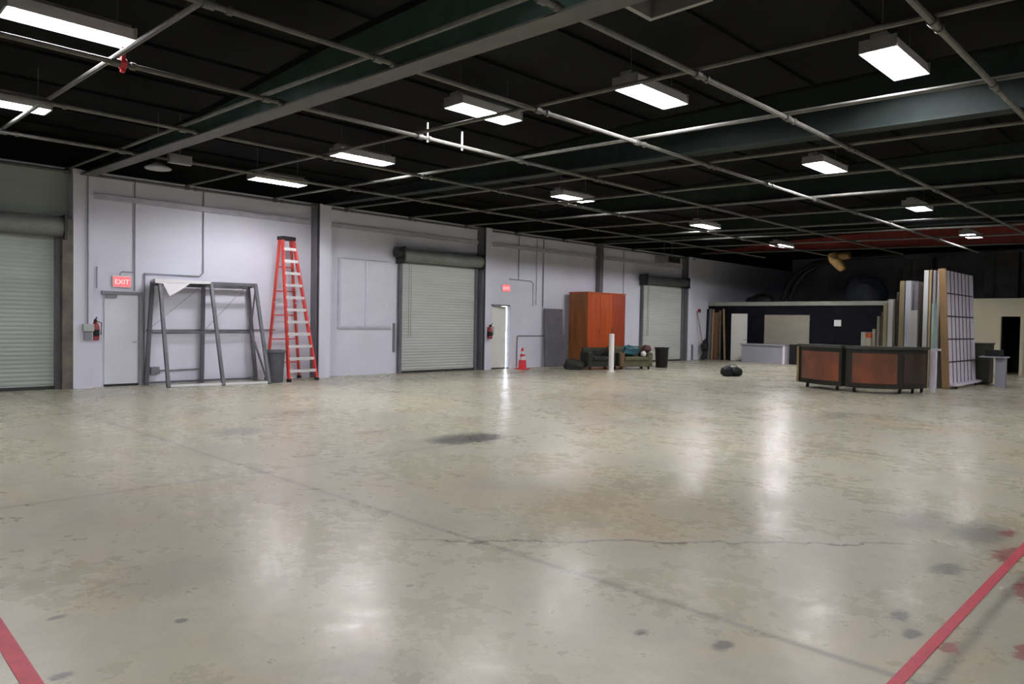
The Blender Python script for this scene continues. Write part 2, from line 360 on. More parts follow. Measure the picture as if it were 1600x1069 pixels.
# roller doors
def roller_door(name, y0, y1, h, hood0, hood1, m, hm, label, chain=True, hr=.2):
    d = thing(name, (0.05, (y0+y1)/2, 0), label, 'roller door', kind='structure')
    prof = []; n = int(h/.085)
    for k in range(n+1):
        z = h*k/n
        prof += [(.056, z), (.066, z+.03), (.066, z+.055)] if k < n else [(.056, z)]
    MB().sheet(prof, y0, y1).build('curtain', m, d)
    MB().box((.045, y0, 0.0), (.10, y1, .07)).build('bottom_bar', 'dark_metal', d)
    for s, ya in ((0, y0-.09), (1, y1)):
        MB().box((.0, ya, 0), (.13, ya+.09, h)).build('guide_rail', 'column', d)
    zc = (hood0+hood1)/2; R = (hood1-hood0)/2
    b = MB(); n = 20
    b.tube([(R+.03, y0-.1, zc), (R+.03, y1+.1, zc)], R, 18); b.build('hood', hm, d, smooth=True)
    for ya in (y0-.16, y1+.1): MB().box((0, ya, zc-R-.06), (2*R+.05, ya+.05, zc+R+.04)).build('end_bracket', 'dark_metal', d)
    if chain:
        MB().tube([(R+.05, y0-.34, zc+.06), (R+.05, y0-.16, zc+.06)], R*.8, 14).build('drive_wheel', 'dark_metal', d, smooth=True)
        MB().tube([(.16, y0+.22, zc-R), (.16, y0+.22, 1.1)], .008, 5).tube([(.16, y0+.30, zc-R), (.16, y0+.30, 1.1)], .008, 5).build('hand_chain', 'conduit', d)
    return d
roller_door('door_5', .85, 4.31, 3.20, 3.18, 3.58, 'roller_old', 'hood', 'greenish roller door cut by the left edge of the photo', chain=False)
roller_door('door_6', 13.28, 16.22, 3.28, 3.30, 3.68, 'roller', 'hood', 'closed roller door in the middle of the left wall, beside the open door')
roller_door('door_7', 25.72, 28.72, 3.24, 3.26, 3.62, 'roller', 'hood_dark', 'far roller door behind the sofa and black bin')
# grey panel wall above the leftmost roller door
tag(MB().box((0, .6, 3.62), (.03, 4.58, 4.6)).build('trim_11', 'roller_old'), 'grey-green panel above the leftmost roller door', 'panel', kind='structure')

# side door, closed
d = thing('door_1', (0, 5.62, 0), 'closed grey door under the lit sign, left of the leaning frames', 'door', kind='structure')
MB().box((0, 5.28, .05), (.04, 5.98, 2.03)).build('door_leaf', 'door_paint', d)
MB().box((0, 5.22, 2.03), (.07, 6.06, 2.10)).box((0, 5.98, 0), (.07, 6.06, 2.03)).build('door_frame', 'frame_grey', d)
MB().box((.04, 5.30, 1.95), (.09, 5.52, 2.02)).build('door_closer', 'frame_grey', d)
MB().tube([(.04, 5.92, .98), (.10, 5.92, .98), (.10, 5.84, .98)], .015, 8).build('door_handle', 'chrome', d)
MB().box((0, 5.28, 0), (.045, 5.98, .05)).build('threshold', 'black', d)
# side door, ajar: opens out into the daylight
d = thing('door_2', (0, 17.54, 0), 'white door standing ajar with daylight beside it', 'door', kind='structure')
b = MB(); b.T = Matrix.Translation((-.04, D2A+.01, 0)) @ Matrix.Rotation(math.radians(10.5), 4, 'Z')
b.box((-.045, 0, .012), (0, .87, 2.108)); b.build('door_leaf', 'door_white', d)
b = MB(); b.T = Matrix.Translation((-.04, D2A+.01, 0)) @ Matrix.Rotation(math.radians(10.5), 4, 'Z')
b.tube([(0, .80, .98), (.06, .80, .98), (.06, .70, .98)], .014, 8); b.build('door_handle', 'chrome', d)
MB().box((-.2, D2A-.05, D2H), (.03, D2B-.06, D2H+.05)).build('door_header', 'frame_grey', d)
MB().box((-.02, D2A, 0), (.06, D2B-.12, .035)).build('threshold', 'black', d)

# ------------------------------------------------------------------ roof steel and pipe grid
def rafter(y, z0, tops, wm, fm, label):
    """tapered roof beam: web with a sloping foot and a bottom flange"""
    r = thing('roof_beam', (0.2, y, z0), label, 'roof beam', 'roof beams across the ceiling')
    b = MB(); pts = tops
    lo = [(x, z0+SL*x) for x, _ in pts]
    for (xa, za), (xb, zb), (la, lz), (lb, lz2) in zip(pts, pts[1:], lo, lo[1:]):
        va = [b.v(p) for p in ((xa, y-.01, lz), (xb, y-.01, lz2), (xb, y-.01, zb), (xa, y-.01, za))]
        vb = [b.v(p) for p in ((xa, y+.01, lz), (xb, y+.01, lz2), (xb, y+.01, zb), (xa, y+.01, za))]
        b.bm.faces.new(va); b.bm.faces.new(vb[::-1]); b.bm.faces.new((va[0], vb[0], vb[1], va[1])); b.bm.faces.new((va[3], va[2], vb[2], vb[3]))
    b.build('web', wm, r)
    x0, x1 = pts[0][0], pts[-1][0]
    MB().bar((x0, y, z0+SL*x0), (x1, y, z0+SL*x1), .26, .025).build('flange', fm, r)
    b = MB()
    for (xa, za), (xb, zb) in zip(pts, pts[1:]): b.bar((xa, y, za), (xb, y, zb), .2, .02)
    b.build('top_flange', 'deck', r)
    return r
rafter(4.86, 4.52, [(.32, 4.62), (3, 4.62), (6, 4.70), (9.8, 4.86), (15, 4.9), (24, 4.75)], 'green_near', 'flange', 'dark green tapered roof beam nearest the camera, reaching the wall by the leftmost roller door')
rafter(10.62, 4.62, [(.32, 4.70), (3, 4.74), (6, 4.84), (9.8, 5.0), (15, 5.0), (24, 4.9)], 'steel_green', 'steel_green', 'dark green roof beam reaching the wall above the red ladder')
rafter(16.75, 4.78, [(.32, 4.86), (3, 4.92), (6, 5.14), (24, 5.14)], 'steel_green', 'steel_green', 'dark roof beam reaching the wall above the middle roller door')
rafter(22.8, 4.76, [(.32, 4.86), (3, 4.95), (6, 5.14), (24, 5.14)], 'steel_green', 'steel_green', 'dark roof beam reaching the wall above the orange cabinet')
rafter(28.9, 4.74, [(.9, 4.76), (2.2, 4.84), (4, 4.98), (7, 5.12), (24, 5.14)], 'red_steel', 'flange', 'red painted roof beam in front of the office block at the far end')
PR = .03
long_pipes = [(.176, 4.556), (3.51, 4.472), (6.19, 4.404), (8.83, 4.338), (11.24, 4.277), (13.54, 4.219), (15.79, 4.162)]
HANG = (7.14, 7.84)
cross_y = [.55, 2.75, 4.52, 6.99, 9.19, 11.30, 13.49, 15.72, 18.0, 20.5, 22.4, 24.8]
for i, (x, z) in enumerate(long_pipes):
    p = thing('ceiling_pipe', (x, 2, z), 'long grey ceiling pipe running into the distance, %s from the left wall' % ORD[i], 'pipe', 'long ceiling pipes')
    y0 = -3 if i < 5 else -1
    MB().tube([(x, y0, z), (x, 29.6, z)], PR, 8).build('pipe_run', 'pipe', p, smooth=True)
    if i == 3:
        for y in HANG: MB().tube([(x, y, z-.06), (x, y, z+.24)], .016, 7).build('pipe_hanger', 'white_plastic', p)
    for y in cross_y:
        if y < y0: continue
        MB().tube([(x, y-.05, z), (x, y+.05, z)], PR+.014, 10).build('pipe_clamp', 'clamp', p, smooth=True)
        MB().tube([(x, y+.16, z), (x, y+.21, z)], PR+.012, 10).build('pipe_collar', 'clamp', p, smooth=True)
for j, y in enumerate(cross_y):
    z0 = 4.56+.058
    p = one(MB().tube([(.12, y, z0+SL*.12), (20, y, z0+SL*20)], PR*.92, 8), 'cross_pipe', 'pipe', 'grey cross pipe spanning the ceiling, %s nearest the camera' % ORD[j], 'pipe', 'cross pipes under the ceiling', smooth=True)

# ------------------------------------------------------------------ lamps
def ceiling_light(x, y, z, label, n=4, w=.40, L=1.22, tube='tube'):
    r = thing('ceiling_light', (x, y, z), label, 'ceiling light', 'fluorescent ceiling lights')
    h = w/2
    prof = [(-h, -.05), (-h+.035, .07), (h-.035, .07), (h, -.05), (h+.008, -.05), (h-.025, .085), (-h+.025, .085), (-h-.008, -.05), (-h, -.05)]
    b = MB()
    b.sheet([(x+a, z+c) for a, c in prof], y-L/2, y+L/2); b.build('reflector', 'reflector', r)
    b = MB()
    for s in (-1, 1): b.box((x-h, y+s*(L/2+.012)-.012, z-.05), (x+h, y+s*(L/2+.012)+.012, z+.09))
    b.box((x-.09, y-L/2, z+.086), (x+.09, y+L/2, z+.15)); b.build('housing', 'housing', r)
    for k in range(n):
        xx = x + (k-(n-1)/2)*(w-.08)/(n-1)
        MB().tube([(xx, y-L/2+.01, z+.036), (xx, y+L/2-.01, z+.036)], .021, 8).build('lamp_tube', tube, r, smooth=True)
    for s in (-1, 1):
        MB().tube([(x, y+s*L*.4, z+.15), (x, y+s*L*.4, 5.3)], .006, 5).build('hanger_rod', 'clamp', r)
    return r
lamps = [(8.47, 2.40, 4.74, 'lit fluorescent light at the top left corner of the photo, above the red pipe tag'),
 (4.60, 2.50, 4.70, 'lit fluorescent light cut by the left edge of the photo'),
 (2.25, 8.17, 4.66, 'lit fluorescent light near the wall above the grey leaning frames'),
 (9.50, 7.69, 4.74, 'lit fluorescent light over the middle of the floor, left of the brightest pair'),
 (11.87, 8.61, 4.74, 'lit fluorescent light near the top centre of the photo'),
 (14.73, 9.45, 4.74, 'big lit fluorescent light at the upper right of the photo'),
 (11.86, 14.67, 4.74, 'lit fluorescent light in the right row, just below the big upper right one'),
 (11.74, 20.98, 4.74, 'lit fluorescent light in the right row, third from the camera'),
 (11.61, 27.0, 4.60, 'lit fluorescent light at the far end of the right row, before the red beam')]
for i, (x, y, z, lb) in enumerate(lamps): ceiling_light(x, y, z, lb, tube='tube_d' if i == 2 else 'tube_f' if i > 6 else 'tube')
ceiling_light(5.41, 8.29, 4.74, 'two-tube fluorescent light above the middle of the left wall', n=2, w=.40, tube='tube_b')
ceiling_light(5.71, 14.34, 4.74, 'two-tube fluorescent light above the way to the open door', n=2, w=.40, tube='tube_c')
ceiling_light(5.64, 20.96, 4.74, 'two-tube fluorescent light above the sofa', n=2, w=.40, tube='tube_c')
ceiling_light(5.33, 27.17, 4.68, 'small lit light in front of the red beam above the white counter', n=3, w=.40, tube='tube_b')
for x, y in ((14.6, 2.6), (14.6, -4.0), (20.5, 2.6), (20.5, 9.5), (20.5, -3.8), (18.5, 15.0), (18.5, 21.0)):
    ceiling_light(x, y, 4.76, 'lit fluorescent light added outside the frame, unseen', tube='tube_e' if x == 18.5 else 'tube')  # unseen lights added; the brighter pair is placed to light the gridded panel

# small fittings under the roof
r = thing('pendant_lamp', (3.44, 5.16, 4.27), 'unlit shallow round lamp hanging under the pipes by the nearest roof beam', 'lamp')
MB().lathe((3.44, 5.16, 4.27), [(.22, 0), (.23, .02), (.12, .08), (.05, .13)], 22).build('lamp_shade', 'housing', r, smooth=True)
MB().tube([(3.44, 5.16, 4.40), (3.44, 5.16, 5.3)], .008, 5).build('hanger_rod', 'clamp', r)
r = thing('junction_box', (3.87, 5.42, 4.40), 'grey metal box hung beside the nearest roof beam', 'box')
MB().box((3.72, 5.22, 4.36), (3.84, 5.62, 4.52)).build('case', 'housing', r)
MB().tube([(3.78, 5.42, 4.52), (3.78, 5.42, 5.3)], .01, 6).build('hanger_rod', 'clamp', r)
r = thing('roof_hatch', (13.3, 6.6, 4.95), 'dim square hatch frame in the black roof at the top of the photo', 'hatch')
MB().box((12.92, 5.9, 4.95), (12.98, 7.0, 5.16)).build('side_rail', 'housing', r)
MB().box((12.98, 6.94, 4.95), (13.7, 7.0, 5.16)).build('end_rail', 'housing', r)
one(MB().tube([(8.83, 2.80, 4.34), (8.83, 2.86, 4.34)], .06, 10).box((8.80, 2.81, 4.25), (8.86, 2.85, 4.52)), 'pipe_tag', 'red_tag', 'small red tag clamped on a pipe crossing near the upper left light', 'tag')
r = thing('unit_heater', (.75, 26.6, 4.35), 'grey heater box hung under the ceiling above the far roller door', 'heater')
MB().box((.45, 26.0, 4.12), (1.05, 27.0, 4.42)).build('case', 'housing', r)
MB().box((1.05, 26.08, 4.16), (1.065, 26.92, 4.38)).build('louvre', 'dark_metal', r)
for yy in (26.2, 26.8): MB().tube([(.75, yy, 4.42), (.75, yy, 5.3)], .01, 6).build('hanger_rod', 'clamp', r)

# conduits, boxes and safety gear on the left wall
def conduit(pts, label, r=.014, x=.03):
    one(MB().tube([(x, y, z) for y, z in pts], r, 7), 'conduit', 'conduit', label, 'conduit', 'conduits on the left wall', smooth=True)
one(MB().tube([(.33, 4.87, 4.5), (.33, 4.87, 1.38)], .014, 7), 'conduit', 'conduit', 'vertical conduit dropping to the pale switch box', 'conduit', 'conduits on the left wall', smooth=True)
r = thing('switch_box', (.30, 4.87, 1.04), 'pale green switch box at the foot of a conduit by the leftmost roller door', 'switch box')
MB().box((.30, 4.77, 1.22), (.40, 4.98, 1.38)).build('case', 'switch_box', r, bevel=.01)
MB().box((.30, 4.80, 1.04), (.37, 4.95, 1.20)).build('switch_plate', 'conduit', r, bevel=.01)
conduit([(5.9, 4.6), (5.9, 2.12)], 'vertical conduit running from the ceiling to the frame of the closed grey door')
conduit([(5.60, 2.46), (5.60, 2.5), (5.64, 2.54), (5.87, 2.54)], 'short bent conduit feeding the sign over the closed grey door', .011)
conduit([(7.44, 4.6), (7.44, 2.62), (7.34, 2.53), (6.11, 2.53), (6.11, .05)], 'conduit bending left behind the top of the grey frames')
conduit([(6.15, 1.25), (9.3, 1.27)], 'horizontal conduit behind the middle of the grey frames', .018)
conduit([(6.45, .32), (7.35, .33)], 'low horizontal conduit behind the left bay of the grey frames', .018)
one(MB().box((0, 6.25, .24), (.08, 6.43, .40)), 'outlet_box', 'frame_grey', 'small dark outlet box low on the wall behind the grey frames', 'outlet box')
conduit([(5.13, 2.62), (5.13, 2.15)], 'short vertical conduit above the left corner of the closed grey door', .011)
conduit([(18.31, 4.6), (18.31, 3.02)], 'vertical conduit dropping toward the sign over the open door')
conduit([(17.86, 3.04), (18.95, 3.02), (19.05, 2.94), (19.05, 2.16)], 'bent conduit right of the sign over the open door')
conduit([(19.22, 4.6), (19.22, 2.2)], 'tall vertical conduit left of the grey panel', .012)
conduit([(19.58, 4.6), (19.58, 2.15)], 'tall vertical conduit above the left edge of the grey panel', .02)
conduit([(18.29, .04), (18.29, 1.08), (18.34, 1.11), (20.8, 1.11)], 'low conduit rising behind the traffic cone and running behind the grey panel', .02)
conduit([(24.4, 4.6), (24.4, 2.0)], 'vertical conduit between the orange cabinet and the far roller door', .012)
one(MB().box((0.0, 13.04, .63), (.05, 13.10, 1.48)), 'door_lock_bar', 'frame_grey', 'dark vertical bar on the wall left of the middle roller door', 'bar')
def exit_sign(y, z, label):
    r = thing('exit_sign', (0.02, y, z), label, 'exit sign', 'lit exit signs')
    MB().box((.0, y-.19, z), (.05, y+.19, z+.25)).build('housing', 'white_plastic', r, bevel=.008)
    MB().box((.05, y-.175, z+.015), (.056, y+.175, z+.235)).build('lit_face', 'exit_red', r)
    c = bpy.data.curves.new('exit_text', 'FONT'); c.body = 'EXIT'; c.size = .15; c.extrude = .002; c.align_x = 'CENTER'
    t = bpy.data.objects.new('tmp', c); COL.objects.link(t)
    bpy.context.view_layer.update()
    me = bpy.data.meshes.new_from_object(t.evaluated_get(bpy.context.evaluated_depsgraph_get()))
    bpy.data.objects.remove(t); me.transform(Matrix(((0, 0, 1, .039), (1, 0, 0, 0), (0, 1, 0, .07), (0, 0, 0, 1)))); me.materials.clear(); me.materials.append(M['exit_letter'])
    o = bpy.data.objects.new('exit_lettering', me); COL.objects.link(o); o.parent = r
exit_sign(5.63, 2.19, 'lit red sign over the closed grey door on the left')
exit_sign(17.70, 2.60, 'lit red sign above the white door standing ajar')
def extinguisher(x, y, z, label):
    r = thing('fire_extinguisher', (x, y, z), label, 'fire extinguisher', 'fire extinguishers on the left wall')
    MB().lathe((x+.09, y, z), [(.06, 0), (.085, .02), (.085, .30), (.06, .37), (.03, .40)], 16).build('cylinder', 'ext_red', r, smooth=True)
    MB().lathe((x+.09, y, z+.09), [(.087, 0), (.087, .14)], 16).build('label_band', 'black', r, smooth=True)
    MB().box((x+.06, y-.02, z+.40), (x+.16, y+.02, z+.45)).bar((x+.1, y, z+.45), (x+.22, y, z+.50), .02, .012).build('valve', 'black', r)
    MB().tube([(x+.1, y+.02, z+.42), (x+.12, y+.12, z+.38), (x+.12, y+.11, z+.12)], .012, 6).build('hose', 'black', r, smooth=True)
    MB().box((x, y-.05, z+.05), (x+.02, y+.05, z+.38)).build('wall_bracket', 'frame_grey', r)
extinguisher(.0, 5.08, 1.02, 'red fire extinguisher left of the closed grey door')
extinguisher(.30, 16.64, 1.02, 'red fire extinguisher left of the door standing ajar')
one(MB().box((0, 16.9, 1.70), (.03, 17.02, 1.82)), 'wall_switch', 'white_plastic', 'small white wall switch above the extinguisher by the open door', 'switch')
one(MB().box((0, 30.28, 2.18), (.06, 30.44, 2.34)), 'fire_alarm', 'ext_red', 'small red fire alarm on the wall near the far left corner', 'alarm')

# ------------------------------------------------------------------ leaning frame stand (two open bays, each post a pair)
r = thing('steel_frame_stand', (.7, 7.4, 0), 'two-bay grey steel frame stand leaning between the grey door and the red ladder', 'frame')
fy = [(6.27, 6.30, 6.13), (7.44, 7.46, 7.39), (8.50, 8.57, 8.76)]   # foot, top, back-foot position along the wall
def fx(y): return 1.04 + (y-6.27)*.115
for fyf, fyt, fyb in fy:
    MB().bar((fx(fyf), fyf, .0), (.42, fyt, 2.36), .075, .075, (1, 0, 0)).build('front_post', 'frame_steel', r, bevel=.008)
    MB().bar((.10, fyb, .0), (.14, fyt-.06, 2.32), .09, .06, (1, 0, 0)).build('back_post', 'frame_steel', r, bevel=.008)
MB().bar((.42, 6.26, 2.345), (.42, 8.6, 2.375), .05, .07).build('top_rail', 'frame_steel', r)
MB().bar((.14, 6.2, 2.30), (.14, 8.55, 2.32), .05, .09).build('top_rail', 'frame_steel', r)
for fyf, fyt, fyb in fy: MB().bar((.42, fyt, 2.36), (.14, fyt-.06, 2.31), .06, .05).build('tie_bar', 'frame_steel', r)
MB().bar((.13, 6.16, 1.18), (.13, 8.66, 1.20), .04, .05).build('middle_rail', 'frame_steel', r)
MB().bar((fx(6.27)-.02, 6.29, .035), (fx(8.5)-.02, 8.50, .035), .06, .05).build('bottom_rail', 'white_sheet', r)['label'] = 'white bottom rail'
MB().bar((.12, 6.12, .05), (.12, 8.76, .05), .05, .05).build('bottom_rail', 'frame_steel', r)
MB().bar((fx(8.5)-.1, 8.5, .06), (.32, 8.50, 1.25), .035, .035).bar((.32, 8.50, 1.25), (.42, 8.57, 2.3), .03, .03).build('brace', 'frame_steel', r)
MB().bar((.12, 6.1, 1.2), (.12, 7.34, 2.28), .008, .008).bar((.12, 7.4, 1.2), (.12, 8.4, 2.28), .008, .008).build('brace_wire', 'conduit', r)
b = MB()
v = [b.v(p) for p in ((.47, 6.18, 2.41), (.47, 7.45, 2.40), (.475, 7.42, 2.345), (.48, 6.95, 2.33), (.53, 6.68, 2.14), (.57, 6.46, 2.02), (.50, 6.34, 2.30), (.48, 6.18, 2.31))]; b.bm.faces.new(v)
w = [b.v(p) for p in ((.12, 6.18, 2.365), (.12, 7.4, 2.365))]
b.bm.faces.new((v[0], v[1], w[1], w[0]))
o = b.build('white_cover', 'white_sheet', r); so = o.modifiers.new('t', 'SOLIDIFY'); so.thickness = .008; o['label'] = 'bright white sheet over the corner'

# wheeled bin
r = thing('trash_bin', (.92, 8.83, 0), 'grey plastic trash bin between the grey frames and the red ladder', 'trash bin')
MB().lathe((.92, 8.83, 0), [(.19, 0), (.20, .02), (.245, .74), (.235, .74), (.19, .05)], 22).build('bin_body', 'bin_grey', r, smooth=True)
MB().lathe((.92, 8.83, .72), [(.245, 0), (.27, .01), (.27, .07), (.235, .07), (.235, 0)], 22).build('rim', 'bin_grey', r, smooth=True)

# step ladder
r = thing('step_ladder', (.6, 9.5, 0), 'tall orange-red stepladder with white treads against the left wall', 'ladder')
TOPZ = 3.58
fl, fr = Vector((1.08, 9.13, 0)), Vector((.93, 9.99, 0)); tl, tr = Vector((.62, 9.17, TOPZ)), Vector((.57, 9.49, TOPZ))
bl, br_ = Vector((.16, 9.02, 0)), Vector((.07, 9.98, 0)); ql, qr = Vector((.50, 9.16, TOPZ)), Vector((.46, 9.48, TOPZ))
nrm = Vector((1, .17, 0)).normalized()
for a, c in ((fl, tl), (fr, tr)): MB().bar(a+Vector((0, 0, .05)), c, .05, .085, nrm).build('front_rail', 'fibreglass', r)
for a, c in ((bl, ql), (br_, qr)): MB().bar(a+Vector((0, 0, .05)), c, .045, .065, nrm).build('rear_rail', 'fibreglass', r)
for a in (fl, fr, bl, br_): MB().bar(a, a+Vector((0, 0, .07)), .07, .10, nrm).build('foot', 'black', r)
for k in range(11):
    t = (.305*(k+1)-.03)/TOPZ
    a, c = fl.lerp(tl, t), fr.lerp(tr, t)
    MB().bar(a, c, .09, .035).bar(a+nrm*.045-Vector((0, 0, .02)), c+nrm*.045-Vector((0, 0, .02)), .012, .065).build('tread', 'alu', r)
for k in range(5):
    t = .12+.17*k
    MB().bar(bl.lerp(ql, t), br_.lerp(qr, t), .03, .03).build('rear_brace', 'fibreglass', r)
for a, c, e, f in ((fl, tl, bl, ql), (fr, tr, br_, qr)):
    MB().bar(a.lerp(c, .55), e.lerp(f, .55), .012, .03).build('spreader', 'alu', r)
mid = (tl+tr+ql+qr)/4; ax = (tr-tl).normalized()
MB().bar(mid-ax*.20, mid+ax*.20, .24, .09).build('top_cap', 'black', r, bevel=.01)

# traffic cone
r = thing('traffic_cone', (.62, 17.95, 0), 'red and white traffic cone right of the door standing ajar', 'traffic cone')
MB().box((.44, 17.77, 0), (.80, 18.13, .035)).build('base', 'cone_red', r, bevel=.01)
MB().lathe((.62, 17.95, .035), [(.14, 0), (.125, .28)], 20).build('cone_body', 'cone_red', r, smooth=True)
MB().lathe((.62, 17.95, .315), [(.122, 0), (.095, .12)], 20).build('white_band', 'cone_white', r, smooth=True)
MB().lathe((.62, 17.95, .435), [(.093, 0), (.078, .07)], 20).build('cone_body', 'cone_red', r, smooth=True)
MB().lathe((.62, 17.95, .505), [(.076, 0), (.056, .10)], 20).build('white_band', 'cone_white', r, smooth=True)
MB().lathe((.62, 17.95, .605), [(.055, 0), (.035, .11), (.02, .12)], 20).build('cone_tip', 'cone_red', r, smooth=True)

# grey panel leaning on the wall and the orange cabinet
r = thing('sheet_panel', (.1, 20.1, 0), 'dark grey sheet panel against the wall, left of the orange cabinet', 'panel')
MB().bar((.20, 20.08, .01), (.09, 20.08, 2.08), 1.0, .03, (1, 0, .05)).build('sheet', 'cab_grey', r)
MB().bar((.185, 20.08, .62), (.165, 20.08, .98), .98, .05, (1, 0, .05)).build('batten', 'cab_grey', r)
r = thing('wardrobe', (.7, 21.95, 0), 'tall glossy orange cabinet behind the white post and the sofa', 'cabinet')
MB().box((.24, 20.83, .06), (1.06, 23.10, 2.68)).build('carcass', 'orange_side', r, bevel=.01)
MB().box((.28, 20.87, 0), (1.02, 23.06, .06)).build('plinth', 'wood_brown', r)
MB().box((.24, 20.80, .06), (1.02, 20.83, 2.70)).build('side_panel', 'orange_side', r)
for i, (ya, yb, m) in enumerate(((20.84, 21.56, 'orange_a'), (21.57, 22.30, 'orange_a'), (22.31, 23.10, 'orange_b'))):
    dr = MB().box((1.06, ya, .08), (1.085, yb, 2.67)).build('door', m, r, bevel=.006)
    MB().box((1.085, yb-.06, 1.2), (1.10, yb-.04, 1.42)).build('handle', 'wood_brown', dr)
MB().box((.22, 20.79, 2.68), (1.10, 23.12, 2.72)).build('top_panel', 'orange_a', r)

# armchairs, cushions and the post
def armchair(name, cx, cy, ang, w, d, h, m, label, cat):
    r = thing(name, (cx, cy, 0), label, cat)
    T = Matrix.Translation((cx, cy, 0)) @ Matrix.Rotation(ang, 4, 'Z')
    def P(nm, *bx, mm=m, bev=.05):
        b = MB(); b.T = T
        for a, c in bx: b.box(a, c)
        return b.build(nm, mm, r, bevel=bev)
    P('seat_base', ((-d/2+.1, -w/2+.05, .10), (d/2-.03, w/2-.05, .30)), bev=.02)
    P('seat_cushion', ((-d/2+.2, -w/2+.19, .30), (d/2, w/2-.19, .45)))
    P('backrest', ((-d/2, -w/2+.04, .10), (-d/2+.24, w/2-.04, h)), bev=.08)
    for s in (-1, 1): P('armrest', ((-d/2+.05, s*(w/2-.1)-.1, .10), (d/2-.02, s*(w/2-.1)+.1, .60)), bev=.06)
    for sx in (-1, 1):
        for sy in (-1, 1): P('leg', ((sx*(d/2-.14)-.03, sy*(w/2-.12)-.03, 0), (sx*(d/2-.14)+.03, sy*(w/2-.12)+.03, .10)), mm='black', bev=.005)
    return r, T
A1 = math.radians(-28)
r, T = armchair('armchair', 2.55, 21.50, A1, 1.30, .80, .80, 'olive', 'olive-drab upholstered armchair piled with cushions, left of the black bin', 'armchair')
b = MB(); b.T = T; b.bar((.37, -.56, .12), (.37, -.50, .60), .10, .05, (1, 0, 0)); b.build('arm_front', 'wood_brown', r)
b = MB(); b.T = T; b.blob((.14, -.12, .64), (.21, .30, .19), 3, .14, flat=.453); one(b, 'cushion', 'teal', 'teal-blue cushion lying on the olive armchair', 'cushion', smooth=True)
b = MB(); b.T = T; b.blob((.26, .33, .54), (.10, .095, .11), 5, .08, flat=.453); one(b, 'cushion', 'white_plastic', 'small white pillow beside the teal cushion', 'cushion', smooth=True)
b = MB(); b.T = T; b.blob((.13, .50, .72), (.22, .14, .13), 9, .10, flat=.603); one(b, 'cushion', 'maroon', 'dull maroon cushion on the right arm of the olive armchair', 'cushion', smooth=True)
r, T = armchair('armchair', 1.98, 20.30, A1, 1.05, .80, .74, 'dark_olive', 'dark blackish-green armchair behind the white post', 'armchair')
b = MB(); b.T = T; b.blob((.14, .41, .70), (.20, .15, .12), 12, .1, flat=.603); one(b, 'cushion', 'maroon', 'brown cushion on the dark armchair just right of the white post', 'cushion', smooth=True)
b = MB(); b.T = T; b.blob((.05, -.90, .13), (.42, .34, .24), 21, .14, flat=0.); one(b, 'cloth_bundle', 'dark_olive', 'dark bundle of cloth on the floor at the foot of the orange cabinet', 'bundle', smooth=True)
r = thing('bollard', (3.1, 19.58, 0), 'white round post standing on the floor in front of the dark armchair', 'post')
MB().lathe((3.1, 19.58, .012), [(.085, 0), (.085, 1.20), (.075, 1.235), (.02, 1.24)], 20).build('post', 'bollard', r, smooth=True)
MB().lathe((3.1, 19.58, 0), [(.13, 0), (.13, .012)], 20).build('base_plate', 'bollard', r)
r = thing('trash_bin', (2.62, 23.3, 0), 'black trash bin right of the olive armchair', 'trash bin')
MB().lathe((2.62, 23.3, 0), [(.20, 0), (.21, .02), (.25, .70), (.235, .70), (.2, .05)], 22).build('bin_body', 'black', r, smooth=True)
MB().lathe((2.62, 23.3, .68), [(.25, 0), (.27, .01), (.27, .06), (.235, .06), (.235, 0)], 22).build('rim', 'black', r, smooth=True)
# black bag on the floor
r = thing('duffel_bag', (6.50, 21.25, 0), 'black bag lying alone on the open floor', 'bag')
b = MB(); b.T = Matrix.Translation((6.50, 21.25, 0)) @ Matrix.Rotation(math.radians(55), 4, 'Z')
b.blob((-.14, 0, .15), (.22, .20, .18), 2, .07, flat=0.); b.blob((.16, 0, .14), (.20, .19, .16), 6, .07, flat=0.); b.build('bag_body', 'black', r, smooth=True)
b = MB(); b.T = Matrix.Translation((6.50, 21.25, 0)) @ Matrix.Rotation(math.radians(55), 4, 'Z')
b.tube([(-.16, -.08, .30), (-.08, -.1, .37), (.08, -.1, .36), (.18, -.08, .28)], .014, 6); b.build('handle', 'bin_grey', r, smooth=True)

# ------------------------------------------------------------------ things along the far wall
r = thing('service_counter', (3.15, 30.5, 0), 'low lavender-grey counter in front of the beige shutter', 'counter')
MB().box((2.22, 30.25, 0), (4.10, 30.75, .76)).build('body', 'counter', r)
MB().box((2.16, 30.20, .76), (4.20, 30.80, .82)).build('worktop', 'counter', r)
MB().box((4.10, 30.2, 0), (4.20, 30.8, .76)).build('end_post', 'lav_white', r)
one(MB().box((4.30, 30.4, 0), (4.75, 30.9, .84)).box((4.34, 30.38, .08), (4.71, 30.40, .76)), 'floor_cabinet', 'black', 'small black cabinet between the lavender counter and the curved bar', 'cabinet')
bx = [(.07, .03, .09, 2.36, 'black', 'black pole leaning in the far left corner, leftmost of the leaning boards'), (.20, .17, .12, 2.36, 'cab_grey', 'grey-olive board in the far left corner, beside the black pole'),
      (.36, .32, .10, 2.34, 'tan_wood', 'tan board leaning in the far corner, left of the brown board'), (.56, .49, .20, 2.20, 'wood_brown', 'wide brown board in the middle of the leaning boards'),
      (.76, .66, .10, 2.28, 'olive', 'olive board right of the wide brown board'), (1.02, .83, .08, 2.36, 'tan_wood', 'tan batten tilted to the left, rightmost of the leaning boards')]
for i, (xf, xt, w, h, m, lb) in enumerate(bx):
    one(MB().bar((xf+.02, 30.95, 0.01), (xt+.02, 31.10, h), w, .03, (0, 1, 0)), 'board', m, lb, 'board', 'boards leaning in the far left corner')
